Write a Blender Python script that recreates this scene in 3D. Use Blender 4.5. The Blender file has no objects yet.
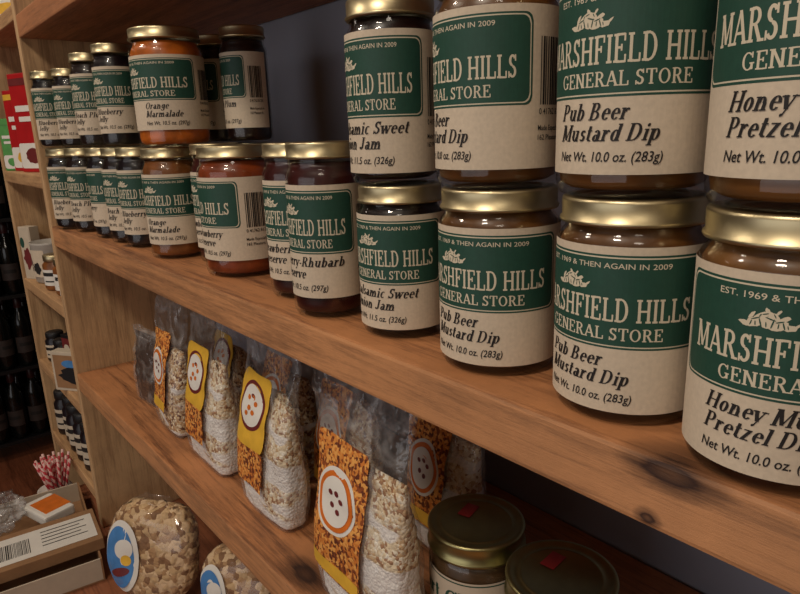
import bpy, bmesh, math, random
from mathutils import Vector, Matrix, noise
random.seed(7)
scene=bpy.context.scene
scene.view_settings.view_transform='Standard'
scene.view_settings.look='None'
COL=scene.collection
CZ=1.35
# ------------------------------------------------------------------ materials
def lin(c):
    f=lambda v: v/12.92 if v<=.04045 else ((v+.055)/1.055)**2.4
    return tuple(f(x/255) for x in c)+(1,)
def mat(name):
    m=bpy.data.materials.new(name); m.use_nodes=True
    nt=m.node_tree; return m,nt,nt.nodes['Principled BSDF']
def simple(name,rgb,rough=.5,metal=0,noise_amt=.12,nscale=60,bump=0,spec=.5):
    m,nt,b=mat(name)
    b.inputs['Roughness'].default_value=rough; b.inputs['Metallic'].default_value=metal
    b.inputs['Specular IOR Level'].default_value=spec
    tc=nt.nodes.new('ShaderNodeTexCoord'); nz=nt.nodes.new('ShaderNodeTexNoise')
    nz.inputs['Scale'].default_value=nscale; nz.inputs['Detail'].default_value=4
    nt.links.new(tc.outputs['Object'],nz.inputs['Vector'])
    r=nt.nodes.new('ShaderNodeValToRGB')
    c=lin(rgb); k=noise_amt
    r.color_ramp.elements[0].position=.3; r.color_ramp.elements[1].position=.7
    r.color_ramp.elements[0].color=tuple(x*(1-k) for x in c[:3])+(1,)
    r.color_ramp.elements[1].color=tuple(min(1,x*(1+k)) for x in c[:3])+(1,)
    nt.links.new(nz.outputs['Fac'],r.inputs['Fac']); nt.links.new(r.outputs['Color'],b.inputs['Base Color'])
    if bump:
        bp=nt.nodes.new('ShaderNodeBump'); bp.inputs['Strength'].default_value=bump; bp.inputs['Distance'].default_value=.002
        nt.links.new(nz.outputs['Fac'],bp.inputs['Height']); nt.links.new(bp.outputs['Normal'],b.inputs['Normal'])
    return m
def wood(name,dark,light,axis='Y',rough=.55,knots=(),scale=1.0,edge=0):
    m,nt,b=mat(name); N=nt.nodes; L=nt.links
    geo=N.new('ShaderNodeNewGeometry'); mp=N.new('ShaderNodeMapping')
    s=[26*scale]*3; s['XYZ'.index(axis)]=1.5*scale; mp.inputs['Scale'].default_value=s
    pos=geo.outputs['Position']
    L.new(pos,mp.inputs['Vector'])
    n1=N.new('ShaderNodeTexNoise'); n1.inputs['Scale'].default_value=1.6; n1.inputs['Detail'].default_value=8; n1.inputs['Roughness'].default_value=.68; n1.inputs['Distortion'].default_value=.9
    L.new(mp.outputs[0],n1.inputs['Vector'])
    n2=N.new('ShaderNodeTexNoise'); n2.inputs['Scale'].default_value=11; n2.inputs['Detail'].default_value=8; n2.inputs['Roughness'].default_value=.8
    L.new(mp.outputs[0],n2.inputs['Vector'])
    mx=N.new('ShaderNodeMath'); mx.operation='MULTIPLY_ADD'; mx.inputs[1].default_value=.9
    L.new(n2.outputs['Fac'],mx.inputs[0]); L.new(n1.outputs['Fac'],mx.inputs[2])
    r=N.new('ShaderNodeValToRGB'); e=r.color_ramp.elements
    e[0].position=.70; e[0].color=lin(dark); e[1].position=1.0; e[1].color=lin(light)
    L.new(mx.outputs[0],r.inputs['Fac']); col=r.outputs['Color']
    # worn blotches
    n3=N.new('ShaderNodeTexNoise'); n3.inputs['Scale'].default_value=9; n3.inputs['Detail'].default_value=6; n3.inputs['Roughness'].default_value=.7; L.new(pos,n3.inputs['Vector'])
    w3=N.new('ShaderNodeMapRange'); w3.inputs['From Min'].default_value=.4; w3.inputs['From Max'].default_value=.75; w3.inputs['To Max'].default_value=.45; L.new(n3.outputs['Fac'],w3.inputs['Value'])
    m3=N.new('ShaderNodeMix'); m3.data_type='RGBA'; L.new(w3.outputs[0],m3.inputs['Factor']); L.new(col,m3.inputs['A']); m3.inputs['B'].default_value=lin(tuple(int(a*.55+b_*.25) for a,b_ in zip(dark,light))); col=m3.outputs['Result']
    if edge:  # worn front edge, plus light painted into its colour against the shaded top
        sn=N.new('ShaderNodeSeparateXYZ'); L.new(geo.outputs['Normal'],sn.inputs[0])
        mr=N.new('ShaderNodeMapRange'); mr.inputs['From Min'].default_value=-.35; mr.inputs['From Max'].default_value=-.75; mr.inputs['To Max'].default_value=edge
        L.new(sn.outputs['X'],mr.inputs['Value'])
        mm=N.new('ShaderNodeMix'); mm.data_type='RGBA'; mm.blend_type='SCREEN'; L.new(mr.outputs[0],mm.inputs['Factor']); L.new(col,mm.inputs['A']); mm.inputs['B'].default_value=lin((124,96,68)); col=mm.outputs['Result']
    for (cx,cy,cz,sx,sy,sz) in knots:
        sub=N.new('ShaderNodeVectorMath'); sub.operation='SUBTRACT'; sub.inputs[1].default_value=(cx,cy,cz)
        L.new(pos,sub.inputs[0])
        dv=N.new('ShaderNodeVectorMath'); dv.operation='DIVIDE'; dv.inputs[1].default_value=(sx,sy,sz); L.new(sub.outputs[0],dv.inputs[0])
        ln=N.new('ShaderNodeVectorMath'); ln.operation='LENGTH'; L.new(dv.outputs[0],ln.inputs[0])
        ad=N.new('ShaderNodeMath'); ad.operation='MULTIPLY_ADD'; ad.inputs[1].default_value=.5; L.new(n2.outputs['Fac'],ad.inputs[0]); L.new(ln.outputs['Value'],ad.inputs[2])
        kr=N.new('ShaderNodeValToRGB'); k=kr.color_ramp.elements
        k[0].position=.3;k[0].color=(.75,.75,.75,1);k[1].position=1.0;k[1].color=(0,0,0,1)
        k2=k.new(.52);k2.color=(.97,.97,.97,1); k3=k.new(.66);k3.color=(.6,.6,.6,1); k4=k.new(.8);k4.color=(.42,.42,.42,1)
        L.new(ad.outputs[0],kr.inputs['Fac'])
        mm=N.new('ShaderNodeMix'); mm.data_type='RGBA'; L.new(kr.outputs['Color'],mm.inputs['Factor']); L.new(col,mm.inputs['A']); mm.inputs['B'].default_value=lin((40,18,10)); col=mm.outputs['Result']
    L.new(col,b.inputs['Base Color']); b.inputs['Roughness'].default_value=rough
    bp=N.new('ShaderNodeBump'); bp.inputs['Strength'].default_value=.5; bp.inputs['Distance'].default_value=.001
    L.new(mx.outputs[0],bp.inputs['Height']); L.new(bp.outputs['Normal'],b.inputs['Normal'])
    return m
def clear(name,tint=(1,1,1),rough=.05,edge=.6,bump=0,base=0.04,haze=0.0,bscale=16):
    m=bpy.data.materials.new(name); m.use_nodes=True; nt=m.node_tree; nt.nodes.clear(); N=nt.nodes; L=nt.links
    o=N.new('ShaderNodeOutputMaterial'); mx=N.new('ShaderNodeMixShader'); t=N.new('ShaderNodeBsdfTransparent'); g=N.new('ShaderNodeBsdfGlossy'); f=N.new('ShaderNodeLayerWeight')
    t.inputs['Color'].default_value=tuple(tint)+(1,); g.inputs['Roughness'].default_value=rough; f.inputs['Blend'].default_value=.5
    pw=N.new('ShaderNodeMath'); pw.operation='POWER'; pw.inputs[1].default_value=4; L.new(f.outputs['Facing'],pw.inputs[0])
    ad=N.new('ShaderNodeMath'); ad.operation='MULTIPLY_ADD'; ad.inputs[1].default_value=edge; ad.inputs[2].default_value=base; ad.use_clamp=True; L.new(pw.outputs[0],ad.inputs[0])
    ts=t.outputs[0]
    if haze:
        d=N.new('ShaderNodeBsdfDiffuse'); d.inputs['Color'].default_value=(.88,.87,.85,1); hm=N.new('ShaderNodeMixShader'); hm.inputs[0].default_value=haze
        L.new(ts,hm.inputs[1]); L.new(d.outputs[0],hm.inputs[2]); ts=hm.outputs[0]
    L.new(ad.outputs[0],mx.inputs[0]); L.new(ts,mx.inputs[1]); L.new(g.outputs[0],mx.inputs[2]); L.new(mx.outputs[0],o.inputs['Surface'])
    if bump:
        tc=N.new('ShaderNodeTexCoord'); nz=N.new('ShaderNodeTexNoise'); nz.inputs['Scale'].default_value=bscale; nz.inputs['Detail'].default_value=2; nz.inputs['Distortion'].default_value=1.2
        L.new(tc.outputs['Object'],nz.inputs['Vector']); bp=N.new('ShaderNodeBump'); bp.inputs['Strength'].default_value=bump; bp.inputs['Distance'].default_value=.01
        L.new(nz.outputs['Fac'],bp.inputs['Height']); L.new(bp.outputs['Normal'],g.inputs['Normal'])
        if haze:
            mr=N.new('ShaderNodeMapRange'); mr.inputs['From Min'].default_value=.45; mr.inputs['From Max'].default_value=.75; mr.inputs['To Min'].default_value=haze*.35; mr.inputs['To Max'].default_value=haze*3
            L.new(nz.outputs['Fac'],mr.inputs['Value']); L.new(mr.outputs[0],hm.inputs[0])
    return m
def chunks(name,cols,scale=170,bump=.8,patch=None):
    m,nt,b=mat(name); N=nt.nodes; L=nt.links
    tc=N.new('ShaderNodeTexCoord'); v=N.new('ShaderNodeTexVoronoi'); v.inputs['Scale'].default_value=scale
    wn=N.new('ShaderNodeTexNoise'); wn.inputs['Scale'].default_value=scale*.7; L.new(tc.outputs['Object'],wn.inputs['Vector'])
    va=N.new('ShaderNodeVectorMath'); va.operation='MULTIPLY_ADD'; va.inputs[1].default_value=(1.4/scale,)*3; L.new(wn.outputs['Color'],va.inputs[0]); L.new(tc.outputs['Object'],va.inputs[2])
    L.new(va.outputs[0],v.inputs['Vector'])
    sp=N.new('ShaderNodeSeparateColor'); L.new(v.outputs['Color'],sp.inputs[0])
    r=N.new('ShaderNodeValToRGB'); r.color_ramp.interpolation='CONSTANT'; e=r.color_ramp.elements
    e[0].color=lin(cols[0]); e[0].position=0; e[1].color=lin(cols[1]); e[1].position=1/len(cols)
    for i,c in enumerate(cols[2:],2):
        q=e.new(i/len(cols)); q.color=lin(c)
    L.new(sp.outputs[0],r.inputs['Fac']); col=r.outputs['Color']
    if patch is not None:
        mp=N.new('ShaderNodeMapping'); mp.inputs['Scale'].default_value=(10,10,30); L.new(tc.outputs['Object'],mp.inputs['Vector'])
        nz=N.new('ShaderNodeTexNoise'); nz.inputs['Scale'].default_value=1; nz.inputs['Detail'].default_value=2; nz.inputs['Distortion'].default_value=.5; L.new(mp.outputs[0],nz.inputs['Vector'])
        s=N.new('ShaderNodeSeparateXYZ'); L.new(tc.outputs['Object'],s.inputs[0])
        a=N.new('ShaderNodeMath'); a.operation='MULTIPLY_ADD'; a.inputs[1].default_value=-2.2; L.new(s.outputs['Z'],a.inputs[0]); L.new(nz.outputs['Fac'],a.inputs[2])
        mr=N.new('ShaderNodeMapRange'); mr.inputs['From Min'].default_value=patch; mr.inputs['From Max'].default_value=patch+.03; mr.inputs['To Min'].default_value=0; mr.inputs['To Max'].default_value=.95
        L.new(a.outputs[0],mr.inputs['Value'])
        mm=N.new('ShaderNodeMix'); mm.data_type='RGBA'; L.new(mr.outputs[0],mm.inputs['Factor']); L.new(col,mm.inputs['A']); mm.inputs['B'].default_value=lin((238,234,228)); col=mm.outputs['Result']
    L.new(col,b.inputs['Base Color']); b.inputs['Roughness'].default_value=.75
    bp=N.new('ShaderNodeBump'); bp.inputs['Strength'].default_value=bump; bp.inputs['Distance'].default_value=.003; bp.invert=True
    L.new(v.outputs['Distance'],bp.inputs['Height']); L.new(bp.outputs['Normal'],b.inputs['Normal'])
    return m

Z_=lambda z: z+CZ
SX=.25; BX=.54
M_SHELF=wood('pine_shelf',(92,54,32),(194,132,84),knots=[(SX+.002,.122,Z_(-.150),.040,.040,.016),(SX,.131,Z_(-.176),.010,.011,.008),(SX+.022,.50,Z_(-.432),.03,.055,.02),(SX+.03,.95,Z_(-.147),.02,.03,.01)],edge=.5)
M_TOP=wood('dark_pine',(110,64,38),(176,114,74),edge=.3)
M_PANEL=wood('light_pine_panel',(150,114,78),(210,172,126),axis='Z',rough=.7)
M_FAR=wood('light_pine_shelf',(144,104,70),(200,158,112),axis='Y',rough=.6)
M_BENCH=wood('reddish_bench_wood',(98,54,34),(160,98,64))
M_FLOOR=wood('floor_wood',(92,48,30),(156,92,62),rough=.35,scale=.5)
M_WALL=simple('grey_blue_paint',(150,153,166),.7,nscale=8,noise_amt=.06)
M_WALLW=simple('warm_wall_paint',(150,136,118),.8,nscale=8,noise_amt=.06)
M_CEIL=simple('ceiling_paint',(190,176,155),.85,nscale=8,noise_amt=.05)
M_GOLD=simple('pale_brass_lid_metal',(196,182,144),.38,1,noise_amt=.05,nscale=90)
M_GOLDG=simple('olive_gold_lid_metal',(162,154,108),.36,1,noise_amt=.1,nscale=60)
M_GLASS=clear('jar_glass',(.94,.95,.94),.03,.5,base=.04)
M_PLASTIC=clear('clear_pouch_plastic',(.985,.985,.985),.12,.35,bump=.7,base=.05,haze=.09,bscale=30)
M_PLAST2=clear('clear_pack_plastic',(.98,.98,.98),.10,.35,bump=.15,base=.05,haze=.02)
M_PAPER=simple('kraft_paper_label',(208,192,168),.72,noise_amt=.06,nscale=420)
M_GREEN=simple('label_green_ink',(26,70,55),.6,noise_amt=.08,nscale=300)
M_CREAM=simple('label_cream_ink',(212,200,174),.7,noise_amt=.03)
M_PINK=simple('label_pink_ink',(110,96,84),.7,noise_amt=.05)
M_INK=simple('black_ink',(28,24,22),.65,noise_amt=.05)
M_WHITE=simple('white_paper',(226,222,212),.6,noise_amt=.03)
M_PALE=simple('pale_card',(196,182,160),.8,noise_amt=.05)
M_MUG=simple('glazed_ceramic',(176,170,160),.35,noise_amt=.08)
M_RED=simple('red_print',(176,28,32),.35,noise_amt=.1,nscale=30)
M_CAPS=simple('maroon_capsule',(46,12,14),.4)
M_REDST=simple('red_sticker',(120,26,24),.5)
M_MAR=simple('maroon_print',(110,40,40),.45)
M_YEL=simple('yellow_print',(226,178,60),.45)
M_ORG=simple('orange_print',(214,112,34),.45)
M_BLUE=simple('blue_print',(70,130,190),.45)
M_GRN2=simple('green_print',(80,150,70),.4)
M_CARD=simple('cardboard',(150,112,76),.85,noise_amt=.08)
M_BLACK=simple('black_metal',(14,13,15),.5)
M_BOTTLE=simple('dark_bottle_glass',(12,13,12),.14)
M_BLAB=simple('dark_bottle_label',(54,44,40),.6)
M_GRAN=chunks('granola_print',[(140,70,24),(206,122,46),(232,166,84),(100,44,16),(216,140,62)],330,.15)
M_OATS=chunks('oat_mix',[(226,206,170),(206,172,128),(238,228,204),(166,122,84),(230,212,178)],300,.5,patch=.33)
M_OATS2=chunks('oat_mix_brown',[(216,190,148),(178,134,88),(236,220,190),(116,72,46),(200,164,120)],280,.55,patch=.42)
M_DARKP=simple('dark_brown_packet',(64,42,30),.35,noise_amt=.2)
M_COOK=chunks('cashew_biscuit_pieces',[(206,172,126),(182,142,98),(222,190,148),(142,104,70)],100,1.0)
def content(name,rgb,rough=.35): return simple(name,rgb,rough,noise_amt=.45,nscale=45,bump=.15)
C_MUS=content('mustard_dip',(104,66,31)); C_HON=content('honey_mustard',(114,75,36)); C_BAL=content('dark_onion_jam',(30,15,12)); C_CHE=content('cherry_preserve',(56,14,11))
C_STR=content('strawberry_preserve',(132,58,24)); C_ORA=content('orange_marmalade',(190,98,28)); C_BLU=content('dark_blue_jam',(20,12,18)); C_JEL=content('amber_jelly',(128,76,36)); C_DUL=content('dull_brown_relish',(92,66,40))
# ------------------------------------------------------------------ mesh helpers
def link(o,parent=None):
    COL.objects.link(o)
    if parent: o.parent=parent
    return o
def mesh_obj(name,V,F,mats,MI=None,smooth=False,parent=None):
    me=bpy.data.meshes.new(name); me.from_pydata([tuple(v) for v in V],[],F)
    for m in mats: me.materials.append(m)
    if MI: me.polygons.foreach_set('material_index',MI)
    if smooth: me.polygons.foreach_set('use_smooth',[True]*len(F))
    me.update()
    return link(bpy.data.objects.new(name,me),parent)
def lathe(profile,n=48):
    V=[];F=[]
    rows=[]
    for r,z in profile:
        if r<1e-6: rows.append([len(V)]); V.append((0,0,z))
        else:
            rows.append(list(range(len(V),len(V)+n)))
            for i in range(n):
                a=2*math.pi*i/n; V.append((r*math.cos(a),r*math.sin(a),z))
    for a,b in zip(rows,rows[1:]):
        for i in range(n):
            j=(i+1)%n
            if len(a)==1 and len(b)==1: continue
            if len(a)==1: F.append((a[0],b[j],b[i]))
            elif len(b)==1: F.append((a[i],a[j],b[0]))
            else: F.append((a[i],a[j],b[j],b[i]))
    return V,F
def box(name,x0,x1,y0,y1,z0,z1,m,bev=.002,parent=None,origin=(0,0,0)):
    bm=bmesh.new(); bmesh.ops.create_cube(bm,size=1)
    for v in bm.verts:
        v.co=Vector(((x0+x1)/2+v.co.x*(x1-x0),(y0+y1)/2+v.co.y*(y1-y0),(z0+z1)/2+v.co.z*(z1-z0)))-Vector(origin)
    if bev: bmesh.ops.bevel(bm,geom=bm.edges[:],offset=bev,segments=2,affect='EDGES',profile=.6)
    me=bpy.data.meshes.new(name); bm.to_mesh(me); bm.free(); me.materials.append(m)
    return link(bpy.data.objects.new(name,me),parent)
def thing(name,label,cat,loc=(0,0,0),rot=0,group=None):
    e=bpy.data.objects.new(name,None); e.empty_display_size=.05; e.location=loc; e.rotation_euler=(0,0,rot); e['label']=label; e['category']=cat
    if group: e['group']=group
    return link(e)
def tag(o,label,cat,group=None):
    o['label']=label;o['category']=cat
    if group:o['group']=group
    return o
def clone(src,name,loc,rot,label=None,group=None):
    e=src.copy(); e.name=name; e.location=loc; e.rotation_euler=(0,0,rot); COL.objects.link(e)
    if label: e['label']=label
    if group: e['group']=group
    for c in src.children:
        k=c.copy(); k.parent=e; COL.objects.link(k); k.name=c.name.split('.')[0]
    return e
# ------------------------------------------------------------------ text (built-in font)
_tc={}
def text2d(body,bold=0.0,shear=0.0):
    key=(body,bold,shear)
    if key in _tc: return _tc[key]
    cu=bpy.data.curves.new('t','FONT'); cu.body=body; cu.size=1; cu.resolution_u=3; cu.offset=bold
    ob=bpy.data.objects.new('t',cu); COL.objects.link(ob)
    dg=bpy.context.evaluated_depsgraph_get(); dg.update()
    me=bpy.data.meshes.new_from_object(ob.evaluated_get(dg))
    V=[(v.co.x+shear*v.co.y,v.co.y) for v in me.vertices]; F=[tuple(p.vertices) for p in me.polygons]
    mn=min(v[0] for v in V); V=[((x-mn)/.72,y/.72) for x,y in V]
    w=max(v[0] for v in V)
    bpy.data.objects.remove(ob); bpy.data.curves.remove(cu); bpy.data.meshes.remove(me)
    _tc[key]=(V,F,w); return _tc[key]
# ------------------------------------------------------------------ hand-made serif lettering, cap height 1
GL={
'M':(1.14,'v .17 0 1;l .2 1 .56 .08;h .56 .08 .92 1;v .95 0 1'),'A':(.92,'h .1 0 .44 1;l .44 1 .80 0;e .22 .66 .33;s .1 0;s .8 0'),
'R':(.90,'v .2 0 1;a .42 .74 .30 .26 -90 90;e .2 .44 .97;e .2 .44 .51;l .44 .5 .74 0;s .77 0'),
'S':(.72,'a .36 .74 .27 .26 25 275 .11;a .36 .27 .29 .27 -155 95 .11;x .58 .72 1;x .1 0 .28'),
'H':(.98,'v .2 0 1;v .78 0 1;e .2 .78 .5'),'F':(.78,'v .2 0 1;e .2 .68 .97;e .2 .5 .52;x .68 .74 1;x .5 .40 .64'),
'I':(.42,'v .21 0 1'),'E':(.82,'v .2 0 1;e .2 .68 .97;e .2 .5 .52;x .68 .74 1;x .5 .40 .64;e .2 .72 .03;x .72 0 .28'),
'L':(.78,'v .2 0 1;e .2 .7 .03;x .7 0 .3'),'D':(.96,'v .2 0 1;e .2 .44 .97;e .2 .44 .03;a .42 .5 .44 .5 -90 90'),
'G':(.98,'a .50 .5 .42 .5 45 330;n .78 .06 .44;s .78 .44;x .80 .68 1'),'N':(.98,'v .18 0 1;l .2 1 .76 0;v .78 0 1'),
'T':(.84,'b .42 0 1;e .08 .76 .97;x .08 .72 1;x .76 .72 1'),'O':(.98,'a .49 .5 .43 .5 0 360'),
'P':(.82,'v .2 0 1;a .42 .72 .32 .28 -90 90;e .2 .44 .97;e .2 .44 .47'),
'B':(.86,'v .2 0 1;a .40 .75 .28 .25 -90 90;e .2 .44 .97;e .2 .44 .51;a .44 .26 .33 .26 -90 90;e .2 .46 .03'),
'C':(.9,'a .48 .5 .42 .5 48 312;x .80 .68 1'),'J':(.66,'t .42 .2 1;a .27 .22 .24 .22 180 360'),
'W':(1.2,'l .08 1 .34 0;h .34 0 .58 1;l .56 1 .82 0;h .82 0 1.06 1;s .1 1;s 1.05 1'),
'a':(.66,'a .29 .20 .24 .21 0 360;n .48 .05 .46;a .32 .42 .24 .25 0 150;s .55 0'),
'b':(.70,'t .18 0 1;a .38 .33 .28 .34 0 360'),'c':(.60,'a .35 .33 .29 .34 50 315'),
'd':(.72,'a .33 .33 .28 .34 0 360;v .54 0 1'),'e':(.62,'a .34 .33 .29 .34 0 320;e .1 .58 .36'),
'g':(.68,'a .33 .36 .27 .30 0 360;n .54 -.1 .66;a .32 -.08 .30 .22 185 360'),
'h':(.76,'v .18 0 1;a .38 .34 .25 .32 0 180;b .56 0 .36'),'i':(.38,'v .2 0 .66;o .2 .88 .1'),
'l':(.38,'v .2 0 1'),'m':(1.12,'v .18 0 .66;a .37 .34 .24 .32 0 180;b .54 0 .36;a .73 .34 .24 .32 0 180;b .91 0 .36'),
'n':(.76,'v .18 0 .66;a .38 .34 .25 .32 0 180;b .56 0 .36'),'o':(.66,'a .33 .33 .29 .34 0 360'),
'p':(.72,'v .18 -.3 .66;a .40 .33 .28 .34 0 360'),'r':(.56,'v .18 0 .66;a .40 .36 .22 .30 40 165'),
's':(.54,'a .28 .49 .21 .18 20 275 .09;a .28 .19 .23 .19 -155 95 .09'),
't':(.46,'n .2 .1 .9;e .04 .40 .63;a .33 .16 .20 .16 185 320'),'u':(.76,'t .18 .2 .66;a .37 .26 .26 .26 180 360;v .56 0 .66'),
'v':(.62,'l .08 .66 .30 0;h .30 0 .54 .66;s .08 .64;s .54 .64'),'w':(.92,'l .08 .66 .28 0;h .28 0 .46 .66;l .44 .66 .64 0;h .64 0 .84 .66;s .08 .64;s .84 .64'),
'y':(.64,'l .08 .66 .32 .02;h .22 -.28 .56 .66;s .08 .64;s .56 .64;o .18 -.24 .08'),'z':(.58,'e .06 .50 .63;e .06 .50 .03;l .44 .66 .12 0'),
'-':(.40,'e .06 .34 .32;e .06 .34 .28'),'.':(.3,'o .14 .08 .09'),' ':(.34,'')}
_sf={}
def serif2d(body,T=.16,t=.06,shear=0.0,gap=.03):
    key=(body,T,t,shear,gap)
    if key in _sf: return _sf[key]
    V=[];F=[];pen=0
    def quad(p): n=len(V); V.extend(p); F.append((n,n+1,n+2,n+3))
    def bar(x0,x1,y): quad([(x0,y-t/2),(x1,y-t/2),(x1,y+t/2),(x0,y+t/2)])
    sw=.09+T*.45
    def ser(x,y,w=.17): y=y+t/2 if y<.05 else y-t/2; bar(x-sw,x+sw,y)
    for ch in body:
        adv,d=GL[ch]; k=len(V)
        for cmd in d.split(';'):
            if not cmd: continue
            c,*q=cmd.split(); q=[float(x) for x in q]
            if c in 'vbtn':
                x,y0,y1=q; quad([(x-T/2,y0),(x+T/2,y0),(x+T/2,y1),(x-T/2,y1)])
                if c in 'vb': bar(x-sw,x+sw,y0+t/2)
                if c in 'vt': bar(x-sw,x+(sw if y1>.99 and ch.isupper() else T/2),y1-t/2)
            elif c in 'lh':
                x0,y0,x1,y1=q; w=(T if c=='l' else t*1.25)*.55
                p=[(x0-w,y0),(x0+w,y0),(x1+w,y1),(x1-w,y1)]
                if y1<y0: p=[p[3],p[2],p[1],p[0]]
                quad(p)
            elif c=='e': bar(q[0],q[1],q[2])
            elif c=='x': quad([(q[0]-t*.6,q[1]),(q[0]+t*.6,q[1]),(q[0]+t*.6,q[2]),(q[0]-t*.6,q[2])])
            elif c=='s': ser(q[0],q[1] if q[1]>.05 else 0)
            elif c=='o':
                n0=len(V); V.extend([(q[0]+q[2]*math.cos(i*.785),q[1]+q[2]*math.sin(i*.785)) for i in range(8)]); F.append(tuple(range(n0,n0+8)))
            elif c=='a':
                cx,cy,rx,ry,a0,a1=q[:6]; th=q[6] if len(q)>6 else t
                m=max(6,int((a1-a0)/18)); n0=len(V)
                for i in range(m+1):
                    a=math.radians(a0+(a1-a0)*i/m); V.append((cx+rx*math.cos(a),cy+ry*math.sin(a))); V.append((cx+(rx-T)*math.cos(a),cy+(ry-th)*math.sin(a)))
                for i in range(m): F.append((n0+2*i,n0+2*i+2,n0+2*i+3,n0+2*i+1))
        for i in range(k,len(V)): V[i]=(V[i][0]+pen,V[i][1])
        pen+=adv+gap
    V=[(x+shear*y,y) for x,y in V]
    _sf[key]=(V,F,pen-gap); return _sf[key]
class Flat:
    """collects flat artwork (s,z,offset) that is mapped on a surface"""
    def __init__(s): s.V=[];s.F=[];s.M=[]
    def grid(s,x0,x1,z0,z1,off,m,nx=40,nz=2,corner=0):
        b=len(s.V)
        xs=[x0+(x1-x0)*i/nx for i in range(nx+1)]
        if corner:
            xs=sorted(set(xs+[x0+corner*k/6 for k in range(7)]+[x1-corner*k/6 for k in range(7)]))
        for x in xs:
            d=min(x-x0,x1-x); c=0
            if corner and d<corner: c=corner-math.sqrt(max(0,corner**2-(corner-d)**2))
            for j in range(nz+1): s.V.append((x,z0+c+(z1-z0-2*c)*j/nz,off))
        for i in range(len(xs)-1):
            for j in range(nz):
                a=b+i*(nz+1)+j; s.F.append((a,a+nz+1,a+nz+2,a+1)); s.M.append(m)
    def ell(s,cx,cz,rx,rz,off,m,n=20,rot=0,jit=0):
        b=len(s.V); s.V.append((cx,cz,off))
        js=[1+jit*random.uniform(-1,1) for i in range(n)]
        for ring in (.5,1):
            for i in range(n):
                a=2*math.pi*i/n; x=rx*ring*math.cos(a)*js[i]; z=rz*ring*math.sin(a)*js[i]
                s.V.append((cx+x*math.cos(rot)-z*math.sin(rot),cz+x*math.sin(rot)+z*math.cos(rot),off))
        for i in range(n):
            j=(i+1)%n
            s.F.append((b,b+1+i,b+1+j)); s.M.append(m)
            s.F.append((b+1+i,b+1+n+i,b+1+n+j,b+1+j)); s.M.append(m)
    def _put(s,VFw,x0,z0,cap,off,m,width,center,xs):
        V,F,w=VFw
        sy=cap; sx=(width/w) if width else sy*xs
        if center is not None: x0=center-w*sx/2
        b=len(s.V)
        for x,y in V: s.V.append((x0+x*sx,z0+y*sy,off))
        for f in F: s.F.append(tuple(b+i for i in f)); s.M.append(m)
    def text(s,body,x0,z0,cap,off,m,width=None,center=None,bold=0,shear=0,xs=.95): s._put(text2d(body,bold,shear),x0,z0,cap,off,m,width,center,xs)
    def serif(s,body,x0,z0,cap,off,m,width=None,center=None,T=.16,t=.06,shear=0,xs=.95): s._put(serif2d(body,T,t,shear),x0,z0,cap,off,m,width,center,xs)
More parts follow.
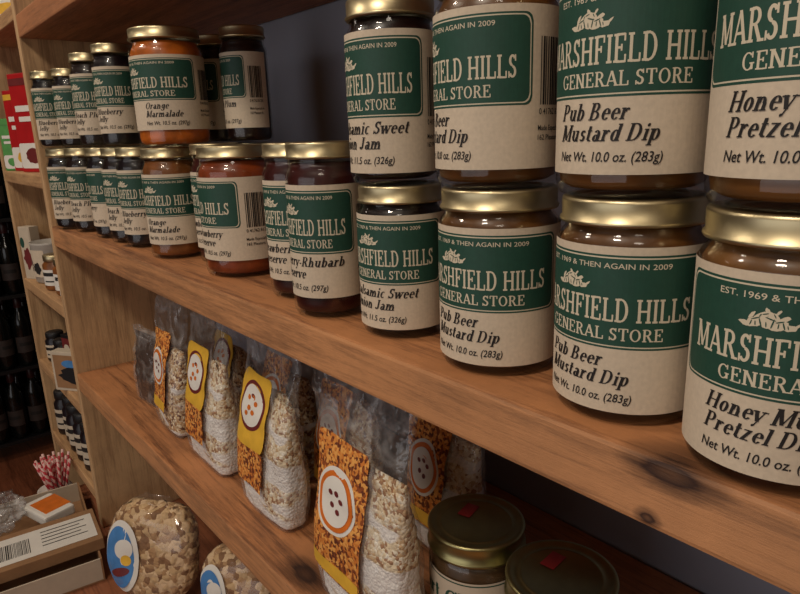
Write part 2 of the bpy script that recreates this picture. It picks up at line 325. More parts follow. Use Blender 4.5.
# ------------------------------------------------------------------ product jars
LM=[M_PAPER,M_GREEN,M_CREAM,M_INK,M_PINK]
def store_label(r,H,lines,left,lb,lt):
    A=Flat(); D=math.pi/180
    P=lambda a:a*D*r
    k=(lt-lb)/.75; h=H*k
    Zf=lambda f: lb*H+(f-.07)*h
    A.grid(P(-142),P(142),Zf(.07),Zf(.82),0,0,nx=72)
    A.grid(P(-84),P(84),Zf(.37),Zf(.785),.00008,1,nx=44,corner=.0045)
    A.grid(P(-82.3),P(82.3),Zf(.379),Zf(.776),.00015,2,nx=44,corner=.0045)
    A.grid(P(-81.2),P(81.2),Zf(.385),Zf(.770),.00022,1,nx=44,corner=.0045)
    o=.00030
    A.text('EST. 1969 & THEN AGAIN IN 2009',0,Zf(.727),.024*h,o,2,width=P(104),center=0,bold=.004)
    A.serif('MARSHFIELD HILLS',0,Zf(.494),.104*h,o,2,width=P(140),center=0,T=.18,t=.085)
    A.serif('GENERAL STORE',0,Zf(.410),.056*h,o,2,width=P(98),center=0,T=.17,t=.08)
    # pale heap-of-produce illustration with dark line shading
    cx=P(-22); cz=Zf(.655); q=h/.108*.95
    random.seed(11)
    for dx,dz,rx,rz,rt in [(-.0048,-.0010,.0034,.0020,.25),(-.0008,-.0008,.0034,.0024,-.2),(.0034,-.0012,.0034,.0020,.2),(.0070,-.0018,.0028,.0012,.1),(-.0026,.0018,.0026,.0014,.5),(.0014,.0022,.0024,.0014,-.4),(.0050,.0012,.0026,.0010,.5),(-.0082,-.0020,.0026,.0010,-.2),(-.0006,.0038,.0008,.0014,.4),(-.0060,.0018,.0018,.0007,.9),(.0098,-.0006,.0020,.0005,.7),(.0030,.0036,.0016,.0005,.9)]:
        A.ell(cx+dx*q,cz+dz*q,rx*q,rz*q,o,2,n=14,rot=rt,jit=.16)
    for dx,dz,rx,rz,rt in [(-.0028,-.0010,.0003,.0020,.3),(.0014,-.0008,.0003,.0021,-.25),(.0052,-.0012,.00028,.0016,.3),(-.0046,.0006,.0018,.00028,.4),(.0006,.0010,.0020,.00028,-.3),(.0038,.0002,.0016,.00028,.3),(-.0062,-.0014,.00024,.0012,-.3),(-.0012,.0028,.0012,.00024,.3),(-.0046,-.0014,.00024,.0010,.1),(-.0008,-.0014,.00024,.0012,.1),(.0034,-.0014,.00024,.0011,-.1),(.0066,-.0016,.00022,.0008,.2),(.0020,.0024,.00022,.0009,.5),(-.0030,.0020,.00022,.0008,-.5)]:
        A.ell(cx+dx*q,cz+dz*q,rx*q,rz*q,o+.00008,1,n=8,rot=rt)
    x0=P(left)
    A.serif(lines[0],x0,Zf(.284),.066*h,o,3,T=.20,t=.065,shear=.33,xs=.87)
    A.serif(lines[1],x0,Zf(.202),.066*h,o,3,T=.20,t=.065,shear=.33,xs=.87)
    A.text(lines[-1],x0,Zf(.122),.040*h,o,3,bold=.009,shear=.2,xs=.84)
    # barcode
    random.seed(3); x=P(92)
    while x<P(124):
        w=random.choice([.0006,.0008,.0013]); A.grid(x,x+w,Zf(.37),Zf(.68),o,3,nx=1,nz=1); x+=w+random.choice([.0005,.0007,.0010])
    A.text('0 41762 81205',P(91),Zf(.325),.030*h,o,3,width=P(34),bold=.009)
    A.text('Made Especially for',P(90),Zf(.25),.026*h,o,3,width=P(38),bold=.009)
    A.text('162 Pleasant St.',P(90),Zf(.205),.026*h,o,3,width=P(34),bold=.009)
    rr=r+.0004
    V=[((rr+o2)*math.cos(s/r),(rr+o2)*math.sin(s/r),z) for s,z,o2 in A.V]
    return V,A.F,A.M
def make_jar(r,H,lines,cont,label,left,lb,lt):
    e=thing('jam_jar',label,'jar')
    nr=.90*r
    prof=[(0,.0035),(r*.7,.002),(r-.006,0),(r-.0022,.0012),(r-.0004,.005),(r,.009),(r,.80*H),(r-.0006,.825*H),(r-.0022,.845*H),(nr,.862*H),(nr,H-.004)]
    mesh_obj('glass_body',*lathe(prof),[M_GLASS],smooth=True,parent=e)
    k=.0016
    prof=[(0,.005),(r-.007,.004),(r-k-.001,.0065),(r-k,.012),(r-k,.80*H),(r-k-.002,.835*H),(nr-k,.86*H),(nr-k,.885*H),(0,.887*H)]
    mesh_obj('contents',*lathe(prof,40),[cont],smooth=True,parent=e)
    lr=.98*r; z0=H-.0125
    prof=[(lr-.003,z0-.0005),(lr-.0006,z0-.0002),(lr,z0+.0008),(lr-.0002,z0+.0018),(lr-.0012,z0+.0024),(lr-.0010,H-.0022),(lr-.0013,H-.0008),(lr-.0022,H-.0001),(lr-.004,H),(lr-.0055,H-.0003),(lr-.0062,H-.0012),(lr-.013,H-.0012),(lr-.0135,H-.0008),(lr-.0142,H-.0012),(0,H-.0012)]
    mesh_obj('lid',*lathe(prof,56),[M_GOLD],smooth=True,parent=e)
    V,F,MI=store_label(r,H,lines,left,lb,lt)
    o=mesh_obj('paper_label',V,F,LM,MI,parent=e); o['label']='kraft label with green store banner'
    return e
NW10='Net Wt. 10.0 oz. (283g)'; NW115='Net Wt. 11.5 oz. (326g)'; NW105='Net Wt. 10.5 oz. (297g)'
dip='jar of brown beer mustard dip with gold lid and kraft-green label'; hdip='jar of honey mustard pretzel dip with gold lid and kraft-green label'; bj='narrow jar of dark onion jam with gold lid and green label'
K={
'pub':(.0372,.1115,['Pub Beer','Mustard Dip',NW10],C_MUS,dip,-48,.068,.81),
'pubU':(.0372,.121,['Pub Beer','Mustard Dip',NW10],C_MUS,'beer mustard dip jar with gold lid, stacked on another jar',-48,.095,.80),
'hon':(.0372,.1115,['Honey Mustard','Pretzel Dip',NW10],C_HON,hdip,-56,.068,.81),
'honU':(.0372,.121,['Honey Mustard','Pretzel Dip',NW10],C_HON,'honey mustard dip jar with gold lid, stacked on another jar',-56,.105,.80),
'bal':(.0320,.1095,['Balsamic Sweet','Onion Jam',NW115],C_BAL,bj,-58,.07,.82),
'balU':(.0320,.1225,['Balsamic Sweet','Onion Jam',NW115],C_BAL,'narrow dark onion jam jar, gold lid, stacked on another jar',-54,.07,.82),
'rhu':(.0308,.1400,['Cherry-Rhubarb','Preserve',NW105],C_CHE,'tall slim jar of dark red cherry-rhubarb preserve, gold lid',-62,.13,.77),
'che':(.0300,.1395,['Strawberry','Preserve',NW105],C_CHE,'tall slim jar of dark red preserve, gold lid',-60,.13,.77),
'str':(.0425,.1375,['Strawberry','Preserve',NW105],C_STR,'wide jar of reddish-amber strawberry preserve, gold lid',-4,.14,.77),
'ora':(.0425,.1357,['Orange','Marmalade',NW105],C_ORA,'wide jar of bright orange marmalade with gold lid',-2,.15,.77),
'orb':(.0350,.1360,['Orange','Marmalade',NW105],C_JEL,'jar of amber orange marmalade with gold lid',-40,.14,.77),
'blu':(.0285,.1370,['Blueberry','Jelly',NW105],C_BLU,'slim jar of near-black blueberry jelly, gold lid',-40,.14,.78),
'plu':(.0285,.1370,['Beach Plum','Jelly',NW105],C_BAL,'slim jar of dark plum jelly, gold lid',-40,.14,.78),
'blS':(.0255,.1230,['Blueberry','Jelly',NW105],C_BLU,'short slim jar of near-black jelly, gold lid',-40,.12,.78),
}
first={}
def put(kind,X,Y,Zb,phi,group):
    r,H,lines,c,lab,left,lb,lt=K[kind]
    rot=math.atan2(-Y,-X)+math.radians(phi)
    loc=(X,Y,Z_(Zb))
    if kind not in first:
        e=make_jar(r,H,lines,c,lab,left,lb,lt); first[kind]=e; e.location=loc; e.rotation_euler=(0,0,rot)
    else: e=clone(first[kind],'jam_jar',loc,rot)
    e['group']=group
    return e
Z0=-.1449
G='store-label jars on the middle shelf'
bottom=[('hon',.288,.095,12),('pub',.2979,.1753,-23),('pub',.2994,.2674,-25),('bal',.2997,.3633,-28),('rhu',.2883,.446,-42),('che',.3054,.5188,-35),
('str',.3146,.657,-86),('che',.330,.745,-50),('orb',.302,.818,-30),('blu',.300,.935,-35),('plu',.298,.998,-35),('blu',.295,1.069,-88),('plu',.29,1.174,-35),('blu',.276,1.24,-25),
('blu',.392,.772,-20),('plu',.392,.848,-20),('blu',.392,.93,0),('plu',.392,1.01,0),('che',.392,1.10,0),('blu',.392,1.19,0)]
for k,x,y,p in bottom: put(k,x,y,Z0,p,G)
top=[('honU',.288,.095,8,'hon'),('pubU',.2985,.178,-12,'pub'),('pubU',.3,.2697,-54,'pub'),('balU',.3,.368,-46,'bal'),
('ora',.311,.812,-42,'orb'),('blu',.39,.848,-82,'plu'),('plu',.389,.765,-85,'blu'),('blu',.30,.980,-35,'plu'),('plu',.298,1.092,-35,'blu'),('blS',.288,1.18,-30,'plu'),('blS',.268,1.235,-20,'blu')]
for k,x,y,p,u in top: put(k,x,y,Z0+K[u][1]+.0001,p,G)
# ------------------------------------------------------------------ shelving
BXI=BX-.003
def board(name,x0,x1,y0,y1,z0,z1,m,parent): return box(name,x0,x1,y0,y1,Z_(z0),Z_(z1),m,.0028,parent)
BZ=-.77
near=thing('bookcase','long honey-brown pine bookcase holding jars and pouches','bookcase')
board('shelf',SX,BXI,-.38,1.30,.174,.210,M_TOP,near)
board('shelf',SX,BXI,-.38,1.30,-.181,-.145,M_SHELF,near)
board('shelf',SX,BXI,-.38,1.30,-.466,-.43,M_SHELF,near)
board('side_panel',SX,BXI,1.30,1.322,BZ+.0005,.7,M_PANEL,near)
board('side_panel',SX,BXI,-.402,-.38,BZ+.0005,.7,M_PANEL,near)
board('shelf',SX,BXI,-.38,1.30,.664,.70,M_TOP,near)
far=thing('bookcase','small light pine bookcase with packets and little jars','bookcase')
FY0,FY1=1.3225,1.69
for z in (.23,-.055,-.30,-.50,-.69): board('shelf',SX,BXI-.011,FY0+.0,FY1,z-.024,z,M_FAR,far)
board('side_panel',SX,BXI,FY1,FY1+.02,-CZ+.0005,.7,M_PANEL,far)
board('back_panel',BXI-.010,BXI,FY0,FY1,-.72,.7,M_PANEL,far)
bench=thing('low_bench','low reddish-brown wooden bench under the bookcase','bench')
board('bench_top',.03,BXI,-.41,1.52,BZ-.03,BZ,M_BENCH,bench)
board('front_panel',.05,.07,-.39,1.50,-CZ+.0005,BZ-.03,M_BENCH,bench)
board('end_panel',.07,BXI,1.48,1.50,-CZ+.0005,BZ-.03,M_BENCH,bench)
board('end_panel',.07,BXI,-.39,-.37,-CZ+.0005,BZ-.03,M_BENCH,bench)
# ------------------------------------------------------------------ room
def struct(name,*a):
    o=box(name,*a); o['kind']='structure'; o['label']=name.replace('_',' ')+' of the shop interior'; return o
struct('floor',-2.2,1.4,-1.8,5,-.05,0,M_FLOOR,0)
struct('ceiling',-2.2,1.4,-1.8,5,2.7,2.75,M_CEIL,0)
struct('wall_right',BX,BX+.06,-1.8,2.2,0,2.7,M_WALL,0)
struct('wall_side',1.34,1.4,2.2,5,0,2.7,M_WALLW,0)
struct('wall_return',BX+.06,1.34,2.14,2.2,0,2.7,M_WALLW,0)
struct('wall_left',-2.2,-2.14,-1.8,5,0,2.7,M_WALLW,0)
struct('wall_back',-2.14,1.34,4.94,5,0,2.7,M_WALLW,0)
struct('wall_front',-2.14,BX,-1.8,-1.74,0,2.7,M_WALLW,0)
# ------------------------------------------------------------------ pouches
def pouch_dims(t,shape=0):
    if shape==1:
        w=(1-abs(2*t-1)**2.6)**.5 if 0<t<1 else .0
        return max(.30,w),(max(.12,min(1,w*1.15)) if t<.9 else max(.05,w*.5))
    K_=[(0,.90,.74),(.03,.95,.94),(.12,.98,1),(.35,.97,.90),(.5,.97,.66),(.62,.98,.40),(.75,1.0,.18),(.86,1.03,.08),(.93,1.05,.05),(1,1.06,.03)]
    for (a,w0,d0),(b,w1,d1) in zip(K_,K_[1:]):
        if t<=b:
            f=(t-a)/(b-a); f=f*f*(3-2*f); return w0+(w1-w0)*f,d0+(d1-d0)*f
    return K_[-1][1:]
def pouch_surface(W,Dp,H,seed,inset=0,wob=1.0,shape=0):
    def P(ang,t,crease=0):
        w,d=pouch_dims(t,shape); a=W/2*w-inset; b=max(Dp/2*d-inset,.0006)
        n=2/(2.7 if shape else 3.6); c,s=math.cos(ang),math.sin(ang)
        y=a*math.copysign(abs(s)**n,s); x=-b*math.copysign(abs(c)**n,c)
        q=noise.noise(Vector((y*25+seed,1.3,t*5)))*.003*wob
        sw=noise.noise(Vector((seed,y*12,t*3)))*.022*max(0,t-.4)*wob
        if crease:
            v=Vector((seed*3+y*38,x*10+math.copysign(3,c),t*H*26)); r1=1-abs(noise.noise(v))*3
            r2=1-abs(noise.noise(v*2.1+Vector((9,0,0))))*3
            q+=-math.copysign(1,c)*(max(0,r1)*.0026+max(0,r2)*.0012)*(.25+t)
        return Vector((x+q+sw+ (0.01*max(0,t-.55)),y+noise.noise(Vector((seed*2,y*10,t*3)))*.003,t*H+ (noise.noise(Vector((y*30,seed,3)))*.006 if t>.95 else 0)))
    return P
def make_pouch(W,Dp,H,seed,label,loc,rot,cont,fill=.55,style=0,group='clear baking mix pouches on the lower shelf',tilt=0,shape=0):
    e=thing('snack_pouch',label,'pouch',loc,rot,group); e.rotation_euler=(0,tilt,rot)
    P=pouch_surface(W,Dp,H,seed,shape=shape)
    n=104; m=60; lv=[i/m for i in range(m+1)]
    V=[];F=[]
    for t in lv:
        for i in range(n): V.append(P(2*math.pi*i/n,t,crease=(shape==0 and t>.04)))
    for j in range(m):
        for i in range(n): k=(i+1)%n; F.append((j*n+i,j*n+k,(j+1)*n+k,(j+1)*n+i))
    F.append(tuple(range(n))[::-1])
    mesh_obj('plastic_film',V,F,[M_PLASTIC if shape==0 else M_PLAST2],smooth=True,parent=e)
    n=56
    if shape==0:
        V=[];F=[]
        for t in (.855,.862,.869,.876):
            for i in range(n):
                p=P(2*math.pi*i/n,t); out=.0022 if t in (.862,.869) else .0014
                V.append(Vector((p.x-math.copysign(out,math.cos(2*math.pi*i/n)),p.y,p.z)))
        for j in range(3):
            for i in range(n): k=(i+1)%n; F.append((j*n+i,j*n+k,(j+1)*n+k,(j+1)*n+i))
        mesh_obj('zip_closure',V,F,[M_PLASTIC],smooth=True,parent=e)
    n=90; Q=pouch_surface(W,Dp,H,seed,inset=.0028 if shape==0 else .0022,shape=shape)
    V=[];F=[]; m=40; amp=.0014 if shape==0 else .003
    for j in range(m+1):
        for i in range(n):
            an=2*math.pi*i/n
            fl=fill*(1+.10*noise.noise(Vector((math.cos(an)*1.2+seed,math.sin(an)*1.5,0))))
            p=Q(an,.012+(fl-.012)*j/m)
            V.append(p+Vector((noise.noise(p*150),noise.noise(p*140+Vector((5,5,5))),noise.noise(p*120)))*amp)
    for j in range(m):
        for i in range(n): k=(i+1)%n; F.append((j*n+i,j*n+k,(j+1)*n+k,(j+1)*n+i))
    c=len(V); V.append(sum((V[m*n+i] for i in range(n)),Vector())/n+Vector((0,0,.004)))
    for i in range(n): F.append((m*n+i,m*n+(i+1)%n,c))
    F.append(tuple(range(n))[::-1])
    mesh_obj('contents',V,F,[cont],smooth=True,parent=e)
    if style<0: return e
    A=Flat(); w=W*.45
    mats=[M_GRAN,M_YEL,M_WHITE,M_ORG,M_BLUE,M_MAR]
    zt,zb=H*.72,H*.16
    xl,xr=-w,w*.38; cx=(xl+xr)/2; hw=(xr-xl)/2
    if style==0:
        A.grid(xl,xr,zb,zt,0,0,22,20,corner=.006)
        c0=zt-.055
        A.ell(cx-hw*.05,c0,hw*.80,.029,.0003,2,36); A.ell(cx-hw*.05,c0,hw*.71,.0255,.0006,3,36); A.ell(cx-hw*.05,c0,hw*.58,.021,.0009,2,36)
        for dx,dz in [(-.25,.006),(.0,.008),(.2,.004),(-.15,-.004),(.1,-.007)]: A.ell(cx+hw*dx,c0+dz,hw*.09,.0025,.0012,5,10)
        A.grid(xl+.001,xr-.001,zb+.002,zb+.016,.0005,1,12,2)
    elif style==1:
        A.grid(xl,xr,zb+.046,zt,0,1,22,20,corner=.012); c0=zt-.036
        A.ell(cx,c0,hw*.80,.028,.0003,5,36); A.ell(cx,c0,hw*.68,.0235,.0006,2,36)
        for dx,dz in [(-.25,.007),(.05,.009),(.25,.004),(-.1,-.003),(.18,-.006),(-.2,-.010)]: A.ell(cx+hw*dx,c0+dz,hw*.11,.0028,.0009,3,10)
        A.grid(xl+.001,xr-.001,zb,zb+.047,.0002,0,12,8)
    else:
        A.ell(-w*.55,H*.44,w*.50,H*.34,.0002,2,40); A.ell(-w*.60,H*.43,w*.42,H*.29,.0005,4,40); A.ell(-w*.46,H*.52,w*.26,H*.09,.0008,2,30,.5); A.ell(-w*.40,H*.42,w*.14,H*.05,.0011,1,30,.3); A.ell(-w*.56,H*.30,w*.26,H*.04,.0008,5,30,.3)
    def S(y,z,o):
        t=z/H; wv,dv=pouch_dims(t,shape); a=W/2*wv; ex=(2.7 if shape else 3.6); s=min(.999,abs(y)/a)
        ang=math.asin(min(1,s**(ex/2)))*(1 if y>=0 else -1)
        p=P(ang,t); return Vector((p.x-(.0008 if shape else .0032)-o,p.y,z))
    mesh_obj('front_label',[S(-y,z,o) for y,z,o in A.V],A.F,mats,A.M,smooth=True,parent=e)
    return e
LZ=Z_(-.43)
pl=[(.288,.412,.130,.048,.236,0,0,M_OATS,.64,.0),(.305,.622,.125,.046,.232,1,-.04,M_OATS,.62,.04),(.305,.785,.122,.044,.226,1,-.02,M_OATS,.64,.03),(.305,.925,.10,.040,.215,0,-.03,M_OATS2,.60,.04),
(.368,.556,.11,.045,.215,0,.0,M_OATS2,.66,.06),(.405,.435,.10,.044,.205,0,.0,M_OATS,.62,.04),(.47,.50,.11,.045,.19,1,0,M_OATS,.5,0),(.375,.70,.11,.045,.212,0,0,M_OATS2,.6,.05),(.375,.86,.11,.045,.205,1,0,M_OATS2,.6,.05)]
for i,(x,y,w,d,h,st,rt,c,fl,tl) in enumerate(pl):
    make_pouch(w,d,h,i*3.7+1,['clear zip pouch of oat cookie mix with orange granola label','clear zip pouch of oat baking mix with yellow label'][st],(x,y,LZ+.0003+math.sin(tl)*d*.5),rt,c,fl,st,tilt=tl)
make_pouch(.085,.022,.13,40,'small dark-brown snack packet standing on the lower shelf',(.31,1.06,LZ+.0003),.1,M_DARKP,.9,-1)
# biscuit packs on bench
make_pouch(.178,.060,.184,50,'rounded clear pack of tan biscuits with curved blue label',(.25,1.005,Z_(BZ)+.007),.55,M_COOK,.93,2,'biscuit packs on the bench',tilt=.22,shape=1)
make_pouch(.14,.055,.145,60,'rounded clear pack of biscuits with yellow and blue label',(.335,.845,Z_(BZ)+.004),.5,M_COOK,.93,2,'biscuit packs on the bench',tilt=.14,shape=1)
# ------------------------------------------------------------------ lower shelf jars
def low_jar(loc,rot,label):
    e=thing('food_jar',label,'jar',loc,rot,'wide-lid jars on the lower shelf'); r,H=.041,.102
    prof=[(0,.003),(r-.006,0),(r-.001,.004),(r,.009),(r,.74*H),(r-.002,.79*H),(r-.004,.82*H),(r-.004,H-.004)]
    mesh_obj('glass_body',*lathe(prof),[M_GLASS],smooth=True,parent=e)
    k=.0016; prof=[(0,.004),(r-.007,.004),(r-k,.011),(r-k,.73*H),(r-.006,.80*H),(0,.81*H)]
    mesh_obj('contents',*lathe(prof),[C_DUL],smooth=True,parent=e)
    lr=.0425; z0=H-.019
    prof=[(lr-.003,z0),(lr,z0+.0004),(lr+.0004,z0+.0015),(lr,z0+.003),(lr-.0012,z0+.004),(lr-.0012,H-.004),(lr-.0002,H-.0025),(lr-.0006,H-.0008),(lr-.002,H),(lr-.0045,H-.0002),(lr-.006,H-.0016),(lr-.011,H-.0018),(lr-.0118,H-.0012),(lr-.0126,H-.0018),(0,H-.0018)]
    mesh_obj('lid',*lathe(prof,64),[M_GOLDG],smooth=True,parent=e)
    V=[(-.010,-.006,H-.0010),(.010,-.006,H-.0010),(.010,.006,H-.0010),(-.010,.006,H-.0010)]
    V=[(x-.010,y-.013,z) for x,y,z in V]
    mesh_obj('lid_sticker',V,[(0,1,2,3)],[M_REDST],parent=e)
    A=Flat(); A.grid(-.09,.09,.008,.068,0,0,50); A.grid(-.075,.075,.012,.0135,.0002,1,30); A.grid(-.075,.075,.065,.0662,.0002,1,30)
    A.serif("Tart Cherry",0,.042,.015,.0004,1,center=0,T=.2,t=.09); A.text('Net Wt. 9.5 oz.',0,.026,.006,.0004,2,center=0)
    rr=r+.0004
    mesh_obj('paper_label',[((rr+o)*math.cos(s/r),(rr+o)*math.sin(s/r),z) for s,z,o in A.V],A.F,[M_PALE,M_GREEN,M_INK],A.M,parent=e)
    return e
a=low_jar((.356,.342,LZ+.0003),math.atan2(-.34,-.35)-.5,'wide-mouth jar with olive-gold lid and small red sticker')
clone(a,'food_jar',(.353,.250,LZ+.0003),math.atan2(-.25,-.353)-.5)
# ------------------------------------------------------------------ far bookcase items
def carton(loc,rot,W,D,H,body,p1,p2,label):
    e=thing('snack_box',label,'box',loc,rot,'printed boxes on the upper shelf')
    box('box_body',-D/2,D/2,-W/2,W/2,0,H,body,.002,e)
    A=Flat(); hw=W/2
    A.grid(-hw*.94,hw*.94,H*.04,H*.30,.0002,0,6,2,corner=.006); A.grid(-hw*.75,hw*.6,H*.62,H*.68,.0003,0,4,1); A.grid(-hw*.6,hw*.75,H*.52,H*.57,.0003,0,4,1)
    A.ell(0,H*.17,hw*.5,H*.08,.0006,1,20,jit=.1); A.grid(-hw*.94,hw*.94,H*.88,H*.95,.0003,1,4,1)
    mesh_obj('printed_panel',[(-D/2-.0004-o,-y,z) for y,z,o in A.V],A.F,[p1,p2],A.M,parent=e)
    return e
UZ=Z_(-.055)
carton((.300,1.385,UZ+.0005),.2,.075,.04,.185,M_RED,M_WHITE,M_MAR,'upright red snack box with white printed panel')
carton((.297,1.49,UZ+.0005),.35,.095,.045,.19,M_RED,M_WHITE,M_MAR,'tall red snack box with white printed band')
carton((.297,1.59,UZ+.0005),.35,.085,.045,.165,M_RED,M_WHITE,M_YEL,'red snack box with white and yellow print')
carton((.274,1.655,UZ+.0005),.7,.04,.03,.11,M_GRN2,M_WHITE,M_GRN2,'short green box with white printed panel')
carton((.30,1.53,Z_(.23)+.0005),.6,.12,.045,.15,M_GRN2,M_WHITE,M_YEL,'green box with white print on the highest shelf')
c=thing('candle_jar','pale ceramic candle jar with a picture label','candle',(.30,1.60,Z_(-.30)+.0003),math.pi-.9)
mesh_obj('candle_vessel',*lathe([(0,.001),(.036,0),(.04,.004),(.041,.085),(.043,.09),(.040,.09),(.038,.08),(0,.078)],40),[M_MUG],smooth=True,parent=c)
A=Flat(); A.grid(-.04,.04,.015,.075,0,0,16,4,corner=.004); A.ell(-.01,.045,.018,.018,.0003,1,20,jit=.3); A.ell(.018,.035,.010,.012,.0004,2,20,jit=.3)
mesh_obj('picture_label',[((.0415+o)*math.cos(s/.041+.9),(.0415+o)*math.sin(s/.041+.9),z) for s,z,o in A.V],A.F,[M_PAPER,M_PINK,M_INK],A.M,parent=c)
def tiny_jar(loc,r,H,cont,lidm,label,group,lab=M_WHITE):
    e=thing('small_jar',label,'jar',loc,2.6,group)
    mesh_obj('glass_body',*lathe([(0,.001),(r-.003,0),(r,.004),(r,.72*H),(r*.8,.8*H),(r*.8,.95*H)],28),[cont],smooth=True,parent=e)
    mesh_obj('lid',*lathe([(r*.86,.82*H),(r*.88,.83*H),(r*.88,.97*H),(r*.82,H),(0,H)],28),[lidm],smooth=True,parent=e)
    A=Flat(); A.grid(-r*1.4,r*1.4,.15*H,.6*H,0,0,18,2); A.grid(-r*1.0,r*1.0,.42*H,.52*H,.0003,1,12,1); A.grid(-r*.7,r*.7,.25*H,.29*H,.0003,1,12,1)
    mesh_obj('paper_label',[((r+.0004+o)*math.cos(s/r+1.5),(r+.0004+o)*math.sin(s/r+1.5),z) for s,z,o in A.V],A.F,[lab,M_INK],A.M,parent=e)
    return e
S_=.0003
t0=tiny_jar((.285,1.50,Z_(-.30)+S_),.026,.075,C_JEL,M_GOLD,'small amber jar with gold lid','little jars on the far bookcase')
clone(t0,'small_jar',(.29,1.43,Z_(-.30)+S_),2.9)
clone(t0,'small_jar',(.285,1.365,Z_(-.30)+S_),2.7)
t1=tiny_jar((.285,1.36,Z_(-.69)+S_),.026,.11,C_BLU,M_BLACK,'small dark jar with black lid and pale label','dark little jars on the far bookcase',M_PALE)
for x,y in [(.285,1.42),(.285,1.48),(.285,1.54),(.29,1.60),(.285,1.66),(.35,1.38),(.35,1.45),(.35,1.52)]: clone(t1,'small_jar',(x,y,Z_(-.69)+S_),2.6)
t2=tiny_jar((.285,1.52,Z_(-.50)+S_),.022,.07,C_BLU,M_BLACK,'tiny dark spice jar with pale label','dark little jars on the far bookcase',M_PAPER)
for x,y in [(.285,1.57),(.285,1.65),(.34,1.52),(.34,1.58)]: clone(t2,'small_jar',(x,y,Z_(-.50)+S_),2.6)
def picture_box(loc,rot,W,H,body,mats,label,name='picture_box'):
    pb=thing(name,label,'box',loc,rot)
    box('box_body',-.012,.012,-W/2,W/2,0,H,body,.001,pb)
    A=Flat(); A.grid(-W*.45,W*.45,.006,H-.007,0,0,4,4); A.ell(0,H*.4,W*.34,H*.19,.0003,1,20,jit=.2); A.ell(.01,H*.7,W*.18,H*.1,.0003,2,20)
    mesh_obj('printed_panel',[(-.0125-o,y,z) for y,z,o in A.V],A.F,mats,A.M,parent=pb)
picture_box((.275,1.40,Z_(-.50)+S_),.6,.11,.085,M_PALE,[M_CARD,M_BLACK,M_BLUE],'small pale box with a printed landscape')
picture_box((.29,1.475,Z_(-.50)+S_),.3,.06,.10,M_BLACK,[M_MAR,M_BLACK,M_PALE],'narrow dark box with maroon printed front','tea_box')
picture_box((.272,1.665,Z_(-.30)+S_),.5,.035,.12,M_PALE,[M_PALE,M_MAR,M_GREEN],'small pale greeting card standing on the shelf','greeting_card')
# ------------------------------------------------------------------ carton & papers
BT=Z_(BZ)
ct=thing('shallow_carton','shallow pale cardboard tray holding packets and papers','carton',(.112,1.30,BT+.0005),-.12)
w,d,h=.115,.16,.045
box('carton_base',-w,w,-d,d,0,.003,M_CARD,0,ct)
for a_ in [(-w,-w+.003,-d,d),(w-.003,w,-d,d)]: box('carton_wall',*a_,.003,h,M_CARD,0,ct)
for a_ in [(-w+.003,w-.003,-d,-d+.003),(-w+.003,w-.003,d-.003,d)]: box('carton_wall',*a_,.003,h,M_PALE,0,ct)
fb=thing('flat_box','flat cardboard box with a white barcode label','box',(.122,1.225,BT+.0458),-.10)
box('box_body',-.105,.105,-.06,.06,0,.022,M_CARD,.0015,fb)
A=Flat(); A.grid(-.085,.098,-.045,.042,0,0,2,2); random.seed(5); x=-.07
while x<-.01:
    ww=random.choice([.0008,.0014,.002]); A.grid(x,x+ww,-.03,.020,.0003,1,1,1); x+=ww+random.choice([.001,.0016])
for i in range(5): A.grid(.01,.085-.01*(i%2),.026-i*.012,.0285-i*.012,.0003,1,1,1)
mesh_obj('shipping_label',[(x,y,.0224+o) for x,y,o in A.V],A.F,[M_WHITE,M_INK],A.M,parent=fb)
lb=thing('snack_packet','small packet with orange and white print','packet',(.168,1.352,BT+.0458),.3)
box('packet_body',-.03,.03,-.045,.045,0,.02,M_WHITE,.004,lb); box('printed_band',-.02,.0305,-.03,.03,.002,.0206,M_ORG,0,lb)
bm=bmesh.new(); bmesh.ops.create_icosphere(bm,subdivisions=5,radius=1)
for v in bm.verts:
    k=1+.35*noise.noise(v.co*2.3)+.25*noise.noise(v.co*5); r1=max(0,1-abs(noise.noise(v.co*3.1))*4)*.10; k+=r1
    v.co=Vector((v.co.x*.055*k,v.co.y*.068*k,max(0,.016+v.co.z*.026*k)))
me=bpy.data.meshes.new('crumpled_bag'); bm.to_mesh(me); bm.free()
me.materials.append(clear('cloudy_plastic',(.95,.95,.95),.1,.4,bump=.7,base=.06,haze=.18,bscale=30))
me.polygons.foreach_set('use_smooth',[True]*len(me.polygons))
cb=link(bpy.data.objects.new('crumpled_bag',me)); cb.location=(.070,1.392,BT+.0458); tag(cb,'crumpled cloudy plastic bag lying on the papers','plastic bag')
# candy sticks in tumbler
m,nt,b=mat('striped_stick'); tc=nt.nodes.new('ShaderNodeTexCoord'); wv=nt.nodes.new('ShaderNodeTexWave'); wv.inputs['Scale'].default_value=30; wv.bands_direction='DIAGONAL'
rp=nt.nodes.new('ShaderNodeValToRGB'); rp.color_ramp.interpolation='CONSTANT'; rp.color_ramp.elements[0].color=lin((196,60,70)); rp.color_ramp.elements[1].color=lin((226,186,176)); rp.color_ramp.elements[1].position=.5
nt.links.new(tc.outputs['Object'],wv.inputs['Vector']); nt.links.new(wv.outputs['Fac'],rp.inputs['Fac']); nt.links.new(rp.outputs['Color'],b.inputs['Base Color'])
cup=thing('stick_tumbler','small white tumbler of striped candy sticks','tumbler',(.205,1.485,BT+.0003))
mesh_obj('tumbler_wall',*lathe([(0,.002),(.030,0),(.035,.03),(.033,.03),(.029,.004),(0,.004)],24),[M_WHITE],smooth=True,parent=cup)
src=None
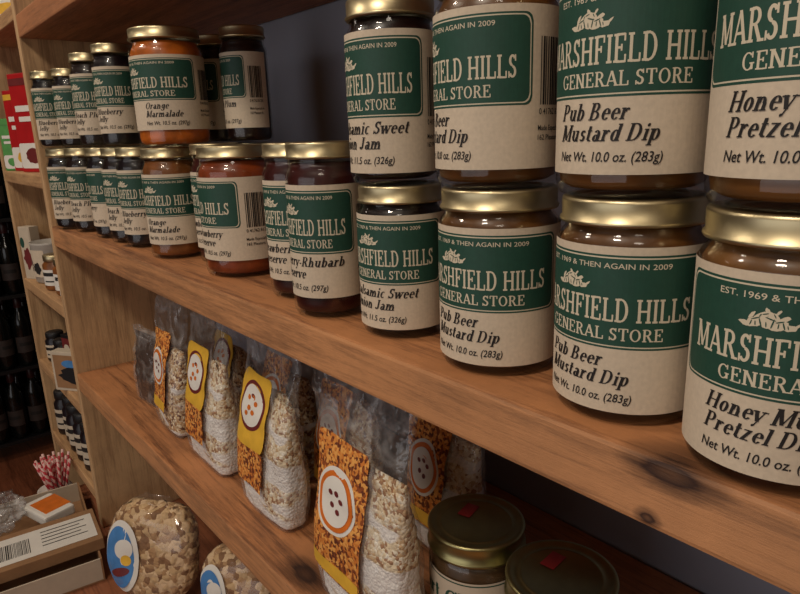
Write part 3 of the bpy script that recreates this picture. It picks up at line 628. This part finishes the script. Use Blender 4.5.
for i in range(30):
    a=i*2.4; rr=.024*math.sqrt((i+.5)/30)
    if src is None:
        src=mesh_obj('candy_stick',*lathe([(0,0),(.0028,.0005),(.0028,.0995),(0,.10)],10),[m],smooth=True); o=src
        tag(o,'thin pink and white striped candy stick','candy','striped candy sticks in the tumbler')
    else: o=src.copy(); COL.objects.link(o)
    o.location=(.205+rr*.7*math.cos(a),1.485+rr*.7*math.sin(a),BT+.006); o.rotation_euler=(-.3*math.sin(a)*rr/.022,.3*math.cos(a)*rr/.022,a)
# ------------------------------------------------------------------ bottle rack
rk=thing('bottle_rack','tall black metal rack filled with dark bottles','rack',(.45,3.2,0.0003))
for x in (-.5,.5):
    for y in (-.15,.15): box('rack_post',x-.012,x+.012,y-.012,y+.012,0,1.7,M_BLACK,.001,rk)
for z in (.10,.42,.74,1.06,1.38,1.69): box('rack_shelf',-.49,.49,-.14,.14,z-.015,z,M_BLACK,.001,rk)
box('rack_back',-.49,.49,.141,.149,.10,1.69,M_BLACK,0,rk)
src=None
for z in (.10,.42,.74,1.06):
    for i in range(11):
        for row in (0,1):
            loc=(.45-.42+i*.0775+row*.035,3.2-.09+row*.1,z+.001)
            if src is None:
                src=thing('wine_bottle','dark wine bottle with dull label and maroon capsule','bottle',loc,0,'wine bottles on the black rack')
                mesh_obj('bottle_body',*lathe([(0,.002),(.034,0),(.0375,.005),(.0375,.18),(.033,.205),(.018,.235),(.015,.25),(.015,.295),(0,.295)],24),[M_BOTTLE],smooth=True,parent=src)
                mesh_obj('bottle_capsule',*lathe([(.0158,.255),(.0162,.256),(.0162,.298),(.014,.301),(0,.301)],20),[M_CAPS],smooth=True,parent=src)
                A=Flat(); A.grid(-.04,.04,.06,.13,0,0,14,2); A.grid(-.025,.025,.09,.105,.0005,1,8,1)
                mesh_obj('paper_label',[((.038+o)*math.cos(s/.038-1.6),(.038+o)*math.sin(s/.038-1.6),zz) for s,zz,o in A.V],A.F,[M_BLAB,M_INK],A.M,parent=src)
            else: clone(src,'wine_bottle',loc,random.uniform(-.6,.6))
# ------------------------------------------------------------------ lights
def area(name,loc,rot,size,power,color,shape='DISK',sy=None):
    l=bpy.data.lights.new(name,'AREA'); l.energy=power; l.size=size; l.color=color; l.shape=shape
    if sy: l.shape='RECTANGLE'; l.size_y=sy
    o=bpy.data.objects.new(name,l); o.location=loc; o.rotation_euler=rot; COL.objects.link(o)
area('ceiling_lamp_light',(-.75,.15,2.6),(0,math.radians(-18),0),.3,11.5,(1,.87,.73))
area('ceiling_lamp_light',(-.6,1.5,2.6),(0,math.radians(-18),0),.3,9,(1,.87,.73))
area('ceiling_lamp_light',(-.9,-.9,2.6),(0,0,0),.5,5,(1,.87,.72))
area('ceiling_lamp_light',(-1,3.2,2.6),(0,0,0),.5,2.5,(1,.85,.72))
area('added_fill_light',(-2.1,.3,1.3),(0,math.radians(-90),0),1.4,12,(.95,.94,.97),sy=2.4)  # soft fill added at the left wall to brighten the shelf interior
w=bpy.data.worlds.new('world'); scene.world=w; w.use_nodes=True; w.node_tree.nodes['Background'].inputs[0].default_value=(.5,.5,.55,1); w.node_tree.nodes['Background'].inputs[1].default_value=.05
# ------------------------------------------------------------------ camera
cam=bpy.data.cameras.new('camera'); co=bpy.data.objects.new('camera',cam); COL.objects.link(co)
R=Vector((.766,-.642,-.0316)).normalized(); B=Vector((-.6153,-.747,.2526)); B=(B-R*B.dot(R)).normalized(); U=B.cross(R)
mt=Matrix((R,U,B)).transposed().to_4x4(); mt.translation=Vector((0,0,CZ)); co.matrix_world=mt
cam.sensor_width=36; cam.lens=28.8; cam.clip_start=.01; cam.shift_x=-.004; cam.shift_y=.003
scene.camera=co
